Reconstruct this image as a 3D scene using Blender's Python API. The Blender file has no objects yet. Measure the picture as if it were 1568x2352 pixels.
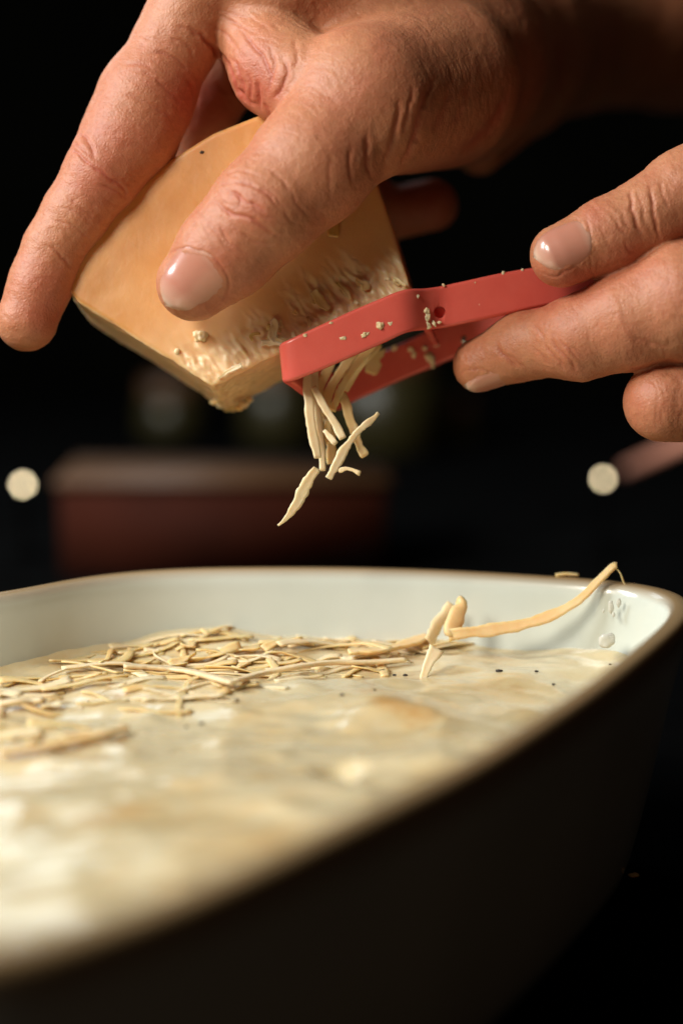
import bpy, math, random
import numpy as np
from mathutils import Vector

# ------------------------------------------------------------------ camera
sc = bpy.context.scene
PITCH = math.radians(10.0)
LENS, SENS = 64.0, 36.0
RIM = 52.0                       # height of the dish rim above the table, mm
CAM = np.array([0.0, 0.0, RIM + 75.0])
FP = LENS / SENS * 2352.0        # focal length in photograph pixels (1568 x 2352)
FWD = np.array([0, math.cos(PITCH), -math.sin(PITCH)])
UP = np.array([0, math.sin(PITCH), math.cos(PITCH)])
RT = np.array([1.0, 0, 0])
cd = bpy.data.cameras.new('camera')
cam = bpy.data.objects.new('camera', cd)
sc.collection.objects.link(cam)
cam.location = CAM * 0.001
cam.rotation_euler = (math.radians(90) - PITCH, 0, 0)
cd.sensor_fit = 'VERTICAL'; cd.sensor_height = SENS; cd.lens = LENS
cd.clip_start = 0.02; cd.clip_end = 20
cd.dof.use_dof = True; cd.dof.focus_distance = 0.344; cd.dof.aperture_fstop = 5.2
sc.camera = cam

# ------------------------------------------------------------------ world and lamps
wd = bpy.data.worlds.new('World'); sc.world = wd; wd.use_nodes = True
bg = wd.node_tree.nodes['Background']
bg.inputs[0].default_value = (0.80, 0.92, 1.15, 1); bg.inputs[1].default_value = 0.0030

def area_lamp(name, pos, target, size, power, col, size_y=None, spread=180):
    l = bpy.data.lights.new(name, 'AREA'); l.energy = power; l.color = col
    l.shape = 'RECTANGLE'; l.size = size; l.size_y = size_y or size; l.spread = math.radians(spread)
    o = bpy.data.objects.new(name, l); sc.collection.objects.link(o)
    o.location = np.array(pos) * .001
    d = Vector(np.array(target) * .001) - o.location
    o.rotation_euler = d.to_track_quat('-Z', 'Y').to_euler()
    return o
area_lamp('window_light', (-415, -55, 490), (0, 335, 105), 0.18, 4.3, (1.0, 0.94, 0.82), 0.22)
area_lamp('side_window_light', (-540, 250, 470), (0, 335, 115), 0.20, 4.8, (0.88, 0.95, 1.0), 0.30)
area_lamp('back_window_light', (-260, 780, 390), (0, 300, 60), 0.30, 0.5, (0.74, 0.90, 1.0), 0.20)
area_lamp('warm_fill_light', (260, -260, 620), (0, 330, 80), 0.50, 0.14, (1.0, 0.56, 0.26), 0.50)  # unseen warm fill, added to warm the shadows

sc.view_settings.view_transform = 'Standard'; sc.view_settings.look = 'None'
sc.view_settings.gamma = 1; sc.view_settings.exposure = 0
sc.render.engine = 'CYCLES'
sc.cycles.use_denoising = True
sc.cycles.max_bounces = 8
sc.cycles.sample_clamp_indirect = 6

# ------------------------------------------------------------------ helpers
col = sc.collection
RNG = random.Random(7)
def W(px, py, d):
    """point at depth d (mm) that is seen at photograph pixel px, py"""
    return CAM + d * (FWD + RT * ((px - 784) / FP) - UP * ((py - 1176) / FP))
def WH(px, py, z):
    r = FWD + RT * ((px - 784) / FP) - UP * ((py - 1176) / FP)
    return CAM + r * ((z - CAM[2]) / r[2])
def PX(P):
    v = P - CAM
    d = v @ FWD
    return 784 + (v @ RT) / d * FP, 1176 - (v @ UP) / d * FP, d

def mesh_obj(name, verts, faces, mat, parent=None, smooth=True):
    me = bpy.data.meshes.new(name)
    verts = np.asarray(verts, dtype=np.float64) * 0.001
    if isinstance(faces, np.ndarray):
        n = len(faces); k = faces.shape[1]
        me.vertices.add(len(verts)); me.vertices.foreach_set('co', verts.astype(np.float32).ravel())
        me.loops.add(n * k); me.loops.foreach_set('vertex_index', faces.astype(np.int32).ravel())
        me.polygons.add(n); me.polygons.foreach_set('loop_start', np.arange(0, n * k, k, dtype=np.int32))
        me.update(calc_edges=True); me.validate()
    else:
        me.from_pydata([tuple(v) for v in verts], [], faces); me.update()
    me.polygons.foreach_set('use_smooth', np.full(len(me.polygons), smooth))
    if mat: me.materials.append(mat)
    o = bpy.data.objects.new(name, me); col.objects.link(o)
    if parent: o.parent = parent
    return o
def tag(o, label=None, cat=None, group=None, kind=None):
    if label: o['label'] = label
    if cat: o['category'] = cat
    if group: o['group'] = group
    if kind: o['kind'] = kind
    return o

# ---- vectorised value noise
def _h(i, j, k):
    n = (i.astype(np.int64) * 73856093) ^ (j.astype(np.int64) * 19349663) ^ (k.astype(np.int64) * 83492791)
    n = (n ^ (n >> 13)) * 1274126177 & 0x7fffffff
    n = (n ^ (n >> 15)) * 668265263 & 0x7fffffff
    return ((n ^ (n >> 12)) & 0xffff) / 32767.5 - 1.0
def noise(P):
    P = np.asarray(P); I = np.floor(P).astype(np.int64); f = P - I; f = f * f * (3 - 2 * f)
    out = 0
    for a in (0, 1):
        for b in (0, 1):
            for c in (0, 1):
                w = (f[:, 0] if a else 1 - f[:, 0]) * (f[:, 1] if b else 1 - f[:, 1]) * (f[:, 2] if c else 1 - f[:, 2])
                out = out + w * _h(I[:, 0] + a, I[:, 1] + b, I[:, 2] + c)
    return out
def fbm(P, n=3):
    s = 0; a = 1.0
    for i in range(n):
        s = s + a * noise(P * 2 ** i + 17.3 * i); a *= .5
    return s
def sstep(a, b, x):
    t = np.clip((x - a) / (b - a), 0, 1); return t * t * (3 - 2 * t)

# ---- signed distance sculpting
def smin(a, b, k):
    h = np.clip(0.5 + 0.5 * (b - a) / k, 0, 1)
    return b * (1 - h) + a * h - k * h * (1 - h)
class Chain:
    """tapered limb through joints (px, py, depth, radius px)"""
    def __init__(s, joints, k=3.0, flat=None):
        s.P = np.array([W(j[0], j[1], j[2]) for j in joints]); s.k = k
        s.R = np.array([j[3] * j[2] / FP for j in joints]); s.flat = flat
    def __call__(s, p):
        d = None
        for i in range(len(s.P) - 1):
            a, b = s.P[i], s.P[i + 1]; ab = b - a
            t = np.clip(((p - a) @ ab) / (ab @ ab), 0, 1)
            v = p - a - t[:, None] * ab
            if s.flat is not None:
                n, f = s.flat; c = v @ n; v = v + np.outer(c * (f - 1), n)
            e = np.sqrt((v * v).sum(1)) - (s.R[i] * (1 - t) + s.R[i + 1] * t)
            d = e if d is None else smin(d, e, s.k)
        return d
class Blob:
    def __init__(s, px, py, d, rx, ry, rz):     # radii: image right, image up, depth (px)
        s.c = W(px, py, d); q = d / FP; s.r = np.array([rx * q, ry * q, rz * q])
    def __call__(s, p):
        v = p - s.c; u = np.stack([v @ RT, v @ UP, v @ FWD], 1)
        k0 = np.sqrt(((u / s.r) ** 2).sum(1)); k1 = np.sqrt(((u / s.r ** 2) ** 2).sum(1)) + 1e-9
        return k0 * (k0 - 1) / k1
def field(base, limbs, kbase, kl):
    def f(p):
        out = []
        for q0 in range(0, len(p), 250000):
            x = p[q0:q0 + 250000]
            b = None
            for g in base:
                e = g(x); b = e if b is None else smin(b, e, kbase)
            d = b
            r = None
            for (g, k) in limbs:
                e = smin(b, g(x), k); r = e if r is None else smin(r, e, kl)
            out.append(r if r is not None else d)
        return np.concatenate(out)
    return f

def polygonise(f, lo, hi, h):
    lo = np.array(lo, float); n = np.ceil((np.array(hi) - lo) / h / 8).astype(int)
    c = np.stack(np.meshgrid(*[np.arange(m) for m in n], indexing='ij'), -1).reshape(-1, 3)
    fc = f(lo + (c * 8 + 4) * h)
    act = np.abs(fc) < 8 * h * 1.3
    vol = np.repeat(np.repeat(np.repeat(np.where(fc > 0, 9.0, -9.0).reshape(n).astype(np.float32), 8, 0), 8, 1), 8, 2)
    off = np.stack(np.meshgrid(*[np.arange(8)] * 3, indexing='ij'), -1).reshape(-1, 3)
    idx = (c[act][:, None, :] * 8 + off[None]).reshape(-1, 3)
    vol[idx[:, 0], idx[:, 1], idx[:, 2]] = f(lo + idx * h)
    for ax in range(3):
        sl = [slice(None)] * 3
        for e in (0, -1):
            sl[ax] = e; vol[tuple(sl)] = np.maximum(vol[tuple(sl)], .1)
    ins = vol < 0
    s = np.array(vol.shape)
    cnt = np.zeros(s - 1, np.int8)
    for a in (0, 1):
        for b in (0, 1):
            for g in (0, 1):
                cnt += ins[a:s[0] - 1 + a, b:s[1] - 1 + b, g:s[2] - 1 + g]
    cell = np.argwhere((cnt > 0) & (cnt < 8))
    vid = np.full(s - 1, -1, np.int32); vid[cell[:, 0], cell[:, 1], cell[:, 2]] = np.arange(len(cell))
    acc = np.zeros((len(cell), 3)); w = np.zeros(len(cell))
    cor = [(a, b, g) for a in (0, 1) for b in (0, 1) for g in (0, 1)]
    for A in cor:
        for ax in range(3):
            if A[ax]: continue
            B = list(A); B[ax] = 1
            va = vol[cell[:, 0] + A[0], cell[:, 1] + A[1], cell[:, 2] + A[2]]
            vb = vol[cell[:, 0] + B[0], cell[:, 1] + B[1], cell[:, 2] + B[2]]
            m = (va < 0) != (vb < 0)
            t = np.where(m, va / np.where(m, va - vb, 1), 0)
            q = np.array(A, float)[None] + 0 * acc; q[:, ax] += t
            acc += q * m[:, None]; w += m
    V = lo + (cell + acc / w[:, None]) * h
    F = []
    for ax in range(3):
        u, v = (ax + 1) % 3, (ax + 2) % 3
        sa = [slice(1, m - 1) for m in s]; sb = list(sa)
        sa[ax] = slice(0, s[ax] - 1); sb[ax] = slice(1, s[ax])
        A, B = ins[tuple(sa)], ins[tuple(sb)]
        e = np.argwhere(A != B); st = A[tuple(e.T)]
        e[:, u] += 1; e[:, v] += 1
        def g(du, dv):
            c2 = e.copy(); c2[:, u] -= du; c2[:, v] -= dv; return vid[c2[:, 0], c2[:, 1], c2[:, 2]]
        q = np.stack([g(1, 1), g(0, 1), g(0, 0), g(1, 0)], 1)
        q[~st] = q[~st][:, ::-1]
        F.append(q)
    F = np.concatenate(F); F = F[(F >= 0).all(1)]
    for _ in range(1):
        fv, G = fgrad(f, V); V = V - (fv / np.maximum((G * G).sum(1), .2))[:, None] * G
    _, G = fgrad(f, V)
    N = G / np.linalg.norm(G, axis=1)[:, None]
    return V, F, N
def fgrad(f, p, e=.05):
    f0 = f(p); G = np.stack([f(p + np.eye(3)[i] * e) - f0 for i in range(3)], 1) / e
    return f0, G

def poly_dist(u, v, pts):
    """distance and parameter of image points to a polyline"""
    best = np.full(len(u), 1e9); tt = np.zeros(len(u))
    pts = np.array(pts, float); L = np.r_[0, np.cumsum(np.hypot(*np.diff(pts, axis=0).T))]
    for i in range(len(pts) - 1):
        a, b = pts[i], pts[i + 1]; ab = b - a; t = np.clip(((u - a[0]) * ab[0] + (v - a[1]) * ab[1]) / (ab @ ab), 0, 1)
        d = np.hypot(u - a[0] - t * ab[0], v - a[1] - t * ab[1]); m = d < best
        best[m] = d[m]; tt[m] = ((L[i] + t * (L[i + 1] - L[i])) / L[-1])[m]
    return best, tt
def smooth_pts(pts, n=6):
    pts = np.array(pts, float)
    P = np.vstack([2 * pts[0] - pts[1], pts, 2 * pts[-1] - pts[-2]]); o = []
    for i in range(1, len(P) - 2):
        for t in np.linspace(0, 1, n, endpoint=False):
            a, b, c, d = P[i - 1:i + 3]
            o.append(.5 * (2 * b + (c - a) * t + (2 * a - 5 * b + 4 * c - d) * t * t + (3 * b - a - 3 * c + d) * t ** 3))
    o.append(P[-2]); return np.array(o)

# ------------------------------------------------------------------ materials
def mat(name):
    m = bpy.data.materials.new(name); m.use_nodes = True
    nt = m.node_tree; return m, nt, nt.nodes['Principled BSDF'], nt.nodes, nt.links
def ramp(nd, lk, src, stops):
    r = nd.new('ShaderNodeValToRGB'); e = r.color_ramp.elements
    while len(e) < len(stops): e.new(.5)
    for i, (p, c) in enumerate(stops):
        e[i].position = p; e[i].color = (*c, 1)
    lk.new(src, r.inputs[0]); return r.outputs[0]
def noise_node(nd, lk, scale, detail=4, rough=.55, co=None):
    t = nd.new('ShaderNodeTexNoise'); t.inputs['Scale'].default_value = scale
    t.inputs['Detail'].default_value = detail; t.inputs['Roughness'].default_value = rough
    if co is not None: lk.new(co, t.inputs['Vector'])
    return t.outputs['Fac']
def bump(nd, lk, b, h, strength, dist):
    n = nd.new('ShaderNodeBump'); n.inputs['Strength'].default_value = strength; n.inputs['Distance'].default_value = dist
    lk.new(h, n.inputs['Height']); lk.new(n.outputs[0], b.inputs['Normal']); return n
def plain(name, c, rough=.5, metal=0, **kw):
    m, nt, b, nd, lk = mat(name)
    tc = nd.new('ShaderNodeTexCoord').outputs['Object']
    f = noise_node(nd, lk, kw.get('ns', 300), co=tc)
    v = kw.get('var', .12)
    lk.new(ramp(nd, lk, f, [(.3, [x * (1 - v) for x in c]), (.7, [min(1, x * (1 + v)) for x in c])]), b.inputs['Base Color'])
    b.inputs['Roughness'].default_value = rough; b.inputs['Metallic'].default_value = metal
    if kw.get('bump'): bump(nd, lk, b, f, kw['bump'], .0002)
    return m
def sss(b, w, rad, scale):
    b.inputs['Subsurface Weight'].default_value = w
    b.inputs['Subsurface Radius'].default_value = rad
    b.inputs['Subsurface Scale'].default_value = scale

m_skin, nt, b, nd, lk = mat('skin')
tc = nd.new('ShaderNodeTexCoord').outputs['Object']
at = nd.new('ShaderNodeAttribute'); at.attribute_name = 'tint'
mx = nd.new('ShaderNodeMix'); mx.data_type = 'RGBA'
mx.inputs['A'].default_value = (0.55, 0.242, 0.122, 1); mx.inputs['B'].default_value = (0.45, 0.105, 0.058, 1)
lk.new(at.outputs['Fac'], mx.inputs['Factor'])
fine = noise_node(nd, lk, 900, 5, .6, tc)
m2 = nd.new('ShaderNodeMix'); m2.data_type = 'RGBA'; m2.blend_type = 'MULTIPLY'; m2.inputs['Factor'].default_value = 1
lk.new(mx.outputs['Result'], m2.inputs['A'])
lk.new(ramp(nd, lk, fine, [(.3, (.84, .80, .78)), (.7, (1, 1, 1))]), m2.inputs['B'])
lk.new(m2.outputs['Result'], b.inputs['Base Color'])
sss(b, .35, (1.0, .35, .18), .0022)
b.inputs['Roughness'].default_value = .50; b.inputs['Specular IOR Level'].default_value = .45
vor = nd.new('ShaderNodeTexVoronoi'); vor.inputs['Scale'].default_value = 1500; vor.feature = 'DISTANCE_TO_EDGE'
lk.new(tc, vor.inputs['Vector'])
ad = nd.new('ShaderNodeMath'); ad.operation = 'MULTIPLY_ADD'; ad.inputs[1].default_value = .6
lk.new(vor.outputs['Distance'], ad.inputs[0]); lk.new(fine, ad.inputs[2])
bump(nd, lk, b, ad.outputs[0], .9, .00018)

m_nail, nt, b, nd, lk = mat('nail')
at = nd.new('ShaderNodeAttribute'); at.attribute_name = 'tint'
lk.new(ramp(nd, lk, at.outputs['Fac'], [(0, (.62, .36, .26)), (.18, (.50, .21, .14)), (.70, (.50, .21, .145)), (.90, (.58, .32, .23)), (1, (.70, .52, .39))]), b.inputs['Base Color'])
b.inputs['Roughness'].default_value = .28; b.inputs['Coat Weight'].default_value = .6; b.inputs['Coat Roughness'].default_value = .12
sss(b, .25, (1, .4, .3), .001)

m_cheese, nt, b, nd, lk = mat('cheese')
tc = nd.new('ShaderNodeTexCoord').outputs['Object']
at = nd.new('ShaderNodeAttribute'); at.attribute_name = 'tint'
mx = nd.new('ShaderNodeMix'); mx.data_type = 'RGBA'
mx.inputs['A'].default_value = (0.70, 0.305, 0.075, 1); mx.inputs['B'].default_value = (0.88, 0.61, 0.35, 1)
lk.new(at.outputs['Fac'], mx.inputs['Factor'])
f1 = noise_node(nd, lk, 120, 5, .6, tc)
m2 = nd.new('ShaderNodeMix'); m2.data_type = 'RGBA'; m2.blend_type = 'MULTIPLY'; m2.inputs['Factor'].default_value = 1
lk.new(mx.outputs['Result'], m2.inputs['A']); lk.new(ramp(nd, lk, f1, [(.3, (.9, .86, .8)), (.7, (1, 1, 1))]), m2.inputs['B'])
lk.new(m2.outputs['Result'], b.inputs['Base Color'])
sss(b, .5, (1, .5, .2), .004); b.inputs['Roughness'].default_value = .38; b.inputs['Coat Weight'].default_value = .2; b.inputs['Coat Roughness'].default_value = .3
bump(nd, lk, b, noise_node(nd, lk, 900, 6, .7, tc), .35, .00015)

m_shred, nt, b, nd, lk = mat('shredded cheese')
tc = nd.new('ShaderNodeTexCoord').outputs['Object']
f1 = noise_node(nd, lk, 260, 4, .6, tc)
lk.new(ramp(nd, lk, f1, [(.3, (.79, .49, .20)), (.7, (.84, .59, .30))]), b.inputs['Base Color'])
sss(b, .5, (1, .55, .25), .002); b.inputs['Roughness'].default_value = .45
bump(nd, lk, b, noise_node(nd, lk, 1600, 5, .7, tc), .5, .00015)
m_shredp, nt, b, nd, lk = mat('pale shredded cheese')  # paler copy; carries the lit tone on the hanging shreds
tc = nd.new('ShaderNodeTexCoord').outputs['Object']
f1 = noise_node(nd, lk, 260, 4, .6, tc)
lk.new(ramp(nd, lk, f1, [(.3, (.84, .60, .33)), (.7, (.88, .70, .45))]), b.inputs['Base Color'])
sss(b, .4, (1, .65, .4), .0015); b.inputs['Roughness'].default_value = .42
bump(nd, lk, b, noise_node(nd, lk, 1600, 5, .7, tc), .5, .00015)

m_red, nt, b, nd, lk = mat('red plastic')
tc = nd.new('ShaderNodeTexCoord').outputs['Object']
f1 = noise_node(nd, lk, 90, 5, .65, tc)
lk.new(ramp(nd, lk, f1, [(.3, (.68, .105, .080)), (.75, (.76, .140, .105))]), b.inputs['Base Color'])
b.inputs['Roughness'].default_value = .27; sss(b, .2, (1, .25, .15), .0015)
bump(nd, lk, b, noise_node(nd, lk, 500, 5, .7, tc), .10, .0002)

m_steel = plain('steel', (.45, .45, .42), .25, 1, var=.2)
m_hole = plain('dark plastic', (.10, .012, .010), .5)
m_cer, nt, b, nd, lk = mat('glazed ceramic')
tc = nd.new('ShaderNodeTexCoord').outputs['Object']
f1 = noise_node(nd, lk, 40, 4, .5, tc)
at = nd.new('ShaderNodeAttribute'); at.attribute_name = 'tint'
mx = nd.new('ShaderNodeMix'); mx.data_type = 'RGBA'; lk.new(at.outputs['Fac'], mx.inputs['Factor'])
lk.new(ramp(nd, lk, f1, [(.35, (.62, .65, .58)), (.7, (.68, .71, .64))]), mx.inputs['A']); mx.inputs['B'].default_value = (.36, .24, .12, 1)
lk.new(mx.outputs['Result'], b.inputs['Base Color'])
b.inputs['Roughness'].default_value = .22; b.inputs['Coat Weight'].default_value = .4; b.inputs['Coat Roughness'].default_value = .08
bump(nd, lk, b, noise_node(nd, lk, 150, 3, .5, tc), .10, .0004)

m_sauce, nt, b, nd, lk = mat('white sauce')
tc = nd.new('ShaderNodeTexCoord').outputs['Object']
f1 = noise_node(nd, lk, 55, 5, .6, tc)
lk.new(ramp(nd, lk, f1, [(.26, (.56, .33, .12)), (.38, (.66, .50, .26)), (.55, (.70, .585, .36))]), b.inputs['Base Color'])
b.inputs['Roughness'].default_value = .22; b.inputs['Coat Weight'].default_value = .7; b.inputs['Coat Roughness'].default_value = .16
sss(b, .3, (1, .7, .4), .003)
bump(nd, lk, b, noise_node(nd, lk, 420, 4, .6, tc), .30, .0005)
m_splash = plain('thin white sauce', (.62, .60, .52), .15, var=.05)
m_pepper = plain('pepper', (.03, .018, .012), .7)

# ------------------------------------------------------------------ the dish
OUT = [(65.6, 332.1), (60.8, 314.0), (44.1, 278.3), (30.2, 252.6), (18.8, 233.4), (6.3, 215.9), (-9.0, 195.2), (-20, 182.5), (-34.2, 172),
       (-60, 166), (-95, 176), (-124, 206), (-127, 248), (-112, 290), (-90, 322), (-65.2, 339.7), (-50.6, 354.0), (-34.0, 361.6), (-7.5, 363.6),
       (19, 361.0), (44.6, 353.8), (57.0, 348.6), (63.6, 342.0)]
def closed_spline(pts, n=8):
    P = np.array(pts, float); m = len(P); o = []
    for i in range(m):
        a, b, c, d = P[(i - 1) % m], P[i], P[(i + 1) % m], P[(i + 2) % m]
        for t in np.linspace(0, 1, n, endpoint=False):
            o.append(.5 * (2 * b + (c - a) * t + (2 * a - 5 * b + 4 * c - d) * t * t + (3 * b - a - 3 * c + d) * t ** 3))
    return np.array(o)
ring = closed_spline(OUT)
L = np.r_[0, np.cumsum(np.hypot(*np.diff(np.vstack([ring, ring[:1]]), axis=0).T))]
rr = np.vstack([ring, ring[:1]]); s = np.linspace(0, L[-1], 241)[:-1]
ring = np.stack([np.interp(s, L, rr[:, 0]), np.interp(s, L, rr[:, 1])], 1)
for _ in range(6): ring = .5 * ring + .25 * (np.roll(ring, 1, 0) + np.roll(ring, -1, 0))
tg = np.roll(ring, -1, 0) - np.roll(ring, 1, 0); tg /= np.linalg.norm(tg, axis=1)[:, None]
nrm = np.stack([tg[:, 1], -tg[:, 0]], 1)                   # outward
ctr = ring.mean(0)
if ((ring - ctr) * nrm).sum() < 0: nrm = -nrm
SAUCE = RIM - 14.5
def ring_at(off, z):
    # inset shrinks towards the centre so that small corner radii never fold over
    k = 1 + off / np.linalg.norm(ring - ctr, axis=1).mean()
    r = .5 * (ring + nrm * off) + .5 * (ctr + (ring - ctr) * k)
    return np.c_[r, np.full(len(r), z)]
prof = [(-16, 0), (-12, 0.4), (-10.5, 3), (-6.5, 20), (-3.6, 36), (-1.4, 44), (-.7, 47), (-.2, 49), (0, 50.4), (-.4, 51.5), (-1.4, 52), (-3.4, 52), (-4.4, 51.4),
        (-5.0, 50.2), (-5.4, 47.5), (-5.9, 43), (-6.6, 38), (-9, 22), (-12, 10), (-17, 6.5), (-24, 6)]
V = []; F = []
n = len(ring)
for (o_, z) in prof: V += ring_at(o_, z).tolist()
for j in range(len(prof) - 1):
    for i in range(n):
        a, b2 = j * n + i, j * n + (i + 1) % n; F.append((a, b2, b2 + n, a + n))
V.append((ctr[0], ctr[1], 6)); c0 = len(V) - 1; V.append((ctr[0], ctr[1], 0)); c1 = c0 + 1
k = (len(prof) - 1) * n
for i in range(n):
    F.append((k + i, k + (i + 1) % n, c0)); F.append(((i + 1) % n, i, c1))
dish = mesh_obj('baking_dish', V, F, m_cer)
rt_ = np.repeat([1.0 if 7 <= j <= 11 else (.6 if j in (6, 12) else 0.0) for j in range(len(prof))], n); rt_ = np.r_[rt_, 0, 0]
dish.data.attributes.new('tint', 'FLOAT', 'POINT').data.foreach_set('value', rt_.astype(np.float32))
tag(dish, 'white glazed ceramic baking dish filled with creamy sauce, below the hands', 'baking dish')
mo = dish.modifiers.new('sub', 'SUBSURF'); mo.levels = 1; mo.render_levels = 1

# sauce surface
def sauce_h(x, y):
    P = np.stack([np.asarray(x, float) / 26, np.asarray(y, float) / 17, np.zeros(np.size(x))], 1)
    h = 1.5 * fbm(P + 3.1, 2)
    h = h + .50 * (1 - 2 * np.abs(noise(P * 2.1 + 9.2))) + .28 * fbm(P * 4.6 + 2.2, 3)
    def lump(px, py, a, sx, sy):
        c = WH(px, py, SAUCE); return a * np.exp(-((x - c[0]) / sx) ** 2 - ((y - c[1]) / sy) ** 2)
    h = h + lump(900, 1640, 2.0, 10, 9) + lump(560, 1500, 1.2, 26, 8) - lump(775, 1765, 3.2, 2.6, 3.2) + lump(700, 1800, 1.2, 9, 8) + lump(930, 1745, 1.5, 7, 4)
    return SAUCE + h
inner = ring_at(-5.8, 0)[:, :2]
NR = 130
V = []; F = []
for j in range(NR + 1):
    t = (j / NR) ** .8
    for i in range(n): V.append(ctr + (inner[i] - ctr) * t)
V = np.array(V); z = sauce_h(V[:, 0], V[:, 1])
tr = np.repeat((np.arange(NR + 1) / NR) ** .8, n)
z = z + 1.0 * sstep(.955, 1.0, tr) * (1 + .4 * fbm(np.c_[V / 6, 0 * z], 2))
V = np.c_[V, z]
for j in range(NR):
    for i in range(n):
        a, b2 = j * n + i, j * n + (i + 1) % n; F.append((a, a + n, b2 + n, b2))
sauce = mesh_obj('sauce', V, np.array(F), m_sauce)
tag(sauce, 'creamy white sauce with peppery specks filling the white baking dish', 'sauce')

def blob_mesh(r, seed, sq=(1, 1, 1), lv=2, rough=.3):
    import bmesh
    bm = bmesh.new(); bmesh.ops.create_icosphere(bm, subdivisions=lv, radius=1)
    v = np.array([x.co[:] for x in bm.verts]); f = [tuple(q.index for q in fa.verts) for fa in bm.faces]; bm.free()
    v = v * (1 + rough * noise(v * (1.7 if rough < .4 else 2.0) + seed * 7.7))[:, None] * r * np.array(sq)
    return v, f
for i, (px, py, r) in enumerate([(930, 1548, .42), (905, 1546, .35), (1145, 1549, .55), (1231, 1549, .3), (785, 1618, .4), (463, 1652, .4), (428, 1658, .3), (860, 1600, .25), (1270, 1572, .3), (1400, 1535, .25)]):
    c = WH(px, py, SAUCE); c[2] = sauce_h(np.array([c[0]]), np.array([c[1]]))[0] + .1
    v, f = blob_mesh(r, i, (1.3, 1, .6), 1); mesh_obj('pepper_speck', v + c, f, m_pepper, sauce)

# ------------------------------------------------------------------ cheese shreds
def ribbon(name, pts, w, th, matl, twist=0., seed=0, parent=None, wprof=None, up=None, jag=.18, cup=.25, step=.45):
    """torn, slightly cupped ribbon with real thickness along 3-D points (mm)"""
    P = smooth_pts(pts, 6); L_ = np.r_[0, np.cumsum(np.linalg.norm(np.diff(P, axis=0), axis=1))]
    m = int(max(6, L_[-1] / step)); sm = np.linspace(0, L_[-1], m); P = np.stack([np.interp(sm, L_, P[:, i_]) for i_ in range(3)], 1); T = np.gradient(P, axis=0); T /= np.linalg.norm(T, axis=1)[:, None]
    up = np.array([0, 0, 1.0]) if up is None else np.array(up, float)
    V = []; F = []; K = 8
    for i in range(m):
        t = i / (m - 1); s_ = np.cross(T[i], up); s_ /= max(np.linalg.norm(s_), 1e-6); u_ = np.cross(s_, T[i])
        a = twist * (t - .5); s2 = s_ * math.cos(a) + u_ * math.sin(a); u2 = -s_ * math.sin(a) + u_ * math.cos(a)
        ww = w * (wprof(t) if wprof else (1 - .16 * abs(2 * t - 1) ** 6))
        z_ = sm[i]; q = np.array([[z_ / 2.6, 0, seed], [z_ / 2.6, 5, seed], [z_ / 2, 9, seed]]); q2 = np.array([[z_ / .6, 0, seed + 3], [z_ / .6, 5, seed + 3], [z_ / .7, 9, seed + 3]])
        nz = (noise(q) + .45 * noise(q2)) * jag * .8
        wl, wr = ww * (.5 + nz[0]), ww * (.5 + nz[1]); h = th * (1 + nz[2])
        for (a_, b_) in ((-1, -.35), (-.5, -.5), (.5, -.5), (1, -.35), (1, .35), (.5, .5), (-.5, .5), (-1, .35)):
            x = a_ * (wl if a_ < 0 else wr); y = b_ * h + cup * abs(a_) ** 2 * ww * .5
            V.append(P[i] + s2 * x + u2 * y)
        if i:
            for k_ in range(K):
                A = (i - 1) * K + k_; B = (i - 1) * K + (k_ + 1) % K; F.append((A, B, B + K, A + K))
    F.append(tuple(range(K))[::-1]); F.append(tuple((m - 1) * K + k_ for k_ in range(K)))
    return mesh_obj(name, V, F, matl, parent)

def surf(px, py, up_=0.0):
    c = WH(px, py, SAUCE + up_)
    for _ in range(3):
        hz = sauce_h(np.array([c[0]]), np.array([c[1]]))[0] + up_; c = WH(px, py, hz)
    return c
def dish_shred(pts, wpx, label, lift=.8, grp=True, matl=None, **kw):
    P = [surf(p[0], p[1], (p[2] if len(p) > 2 else lift)) for p in pts]
    d = PX(P[0])[2]
    o = ribbon('cheese_shred', P, wpx * d / FP, kw.pop('th', .8), matl or m_shred, seed=RNG.random() * 50, **kw)
    tag(o, label, 'cheese shred', 'cheese shreds scattered on the sauce in the dish' if grp else None); return o
for i, (px, py, d, r, sq) in enumerate([(1392, 1472, 346, 2.0, (1, .5, 1)), (1402, 1395, 349, 1.0, (.8, .35, 1.6)), (1420, 1385, 349, .7, (.8, .35, 1.6)), (1408, 1412, 349, .5, (.8, .35, 1.3)), (1385, 1403, 349.5, .45, (.8, .35, 1.2))]):
    r *= .75; d += .8
    v, f = blob_mesh(r, i + 40, sq, 3); mesh_obj('sauce_splash', v + W(px, py, d), f, m_splash, sauce)
# distinctive ones
def rimpt(px, py, d): return W(px, py, d)
o = ribbon('cheese_shred', [W(1030, 1456, 352.5), W(1062, 1453, 352), W(1130, 1447, 352), W(1240, 1424, 352), W(1330, 1378, 352), W(1400, 1308, 353), W(1416, 1301, 353)], 2.7, .9, m_shred, seed=3,
           wprof=lambda t: .95 - .45 * t, up=(-.3, -.8, .5), jag=.12, twist=.9)
tag(o, 'long thick curved cheese shred reaching up to the far right rim of the dish', 'cheese shred')
t_ = ribbon('torn_thread', [W(1412, 1302, 353), W(1424, 1318, 353), W(1432, 1340, 353), W(1440, 1344, 353)], .35, .25, m_shred, parent=o)
o = ribbon('cheese_shred', [W(1036, 1462, 352), W(1040, 1440, 352.5), W(1050, 1412, 353), W(1056, 1390, 354), W(1050, 1380, 355)], 3.0, .8, m_shred, seed=5, up=(0, 1, .2), twist=.5, jag=.15)
tag(o, 'stubby broad cheese shred standing upright against the far wall of the dish', 'cheese shred')
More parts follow.
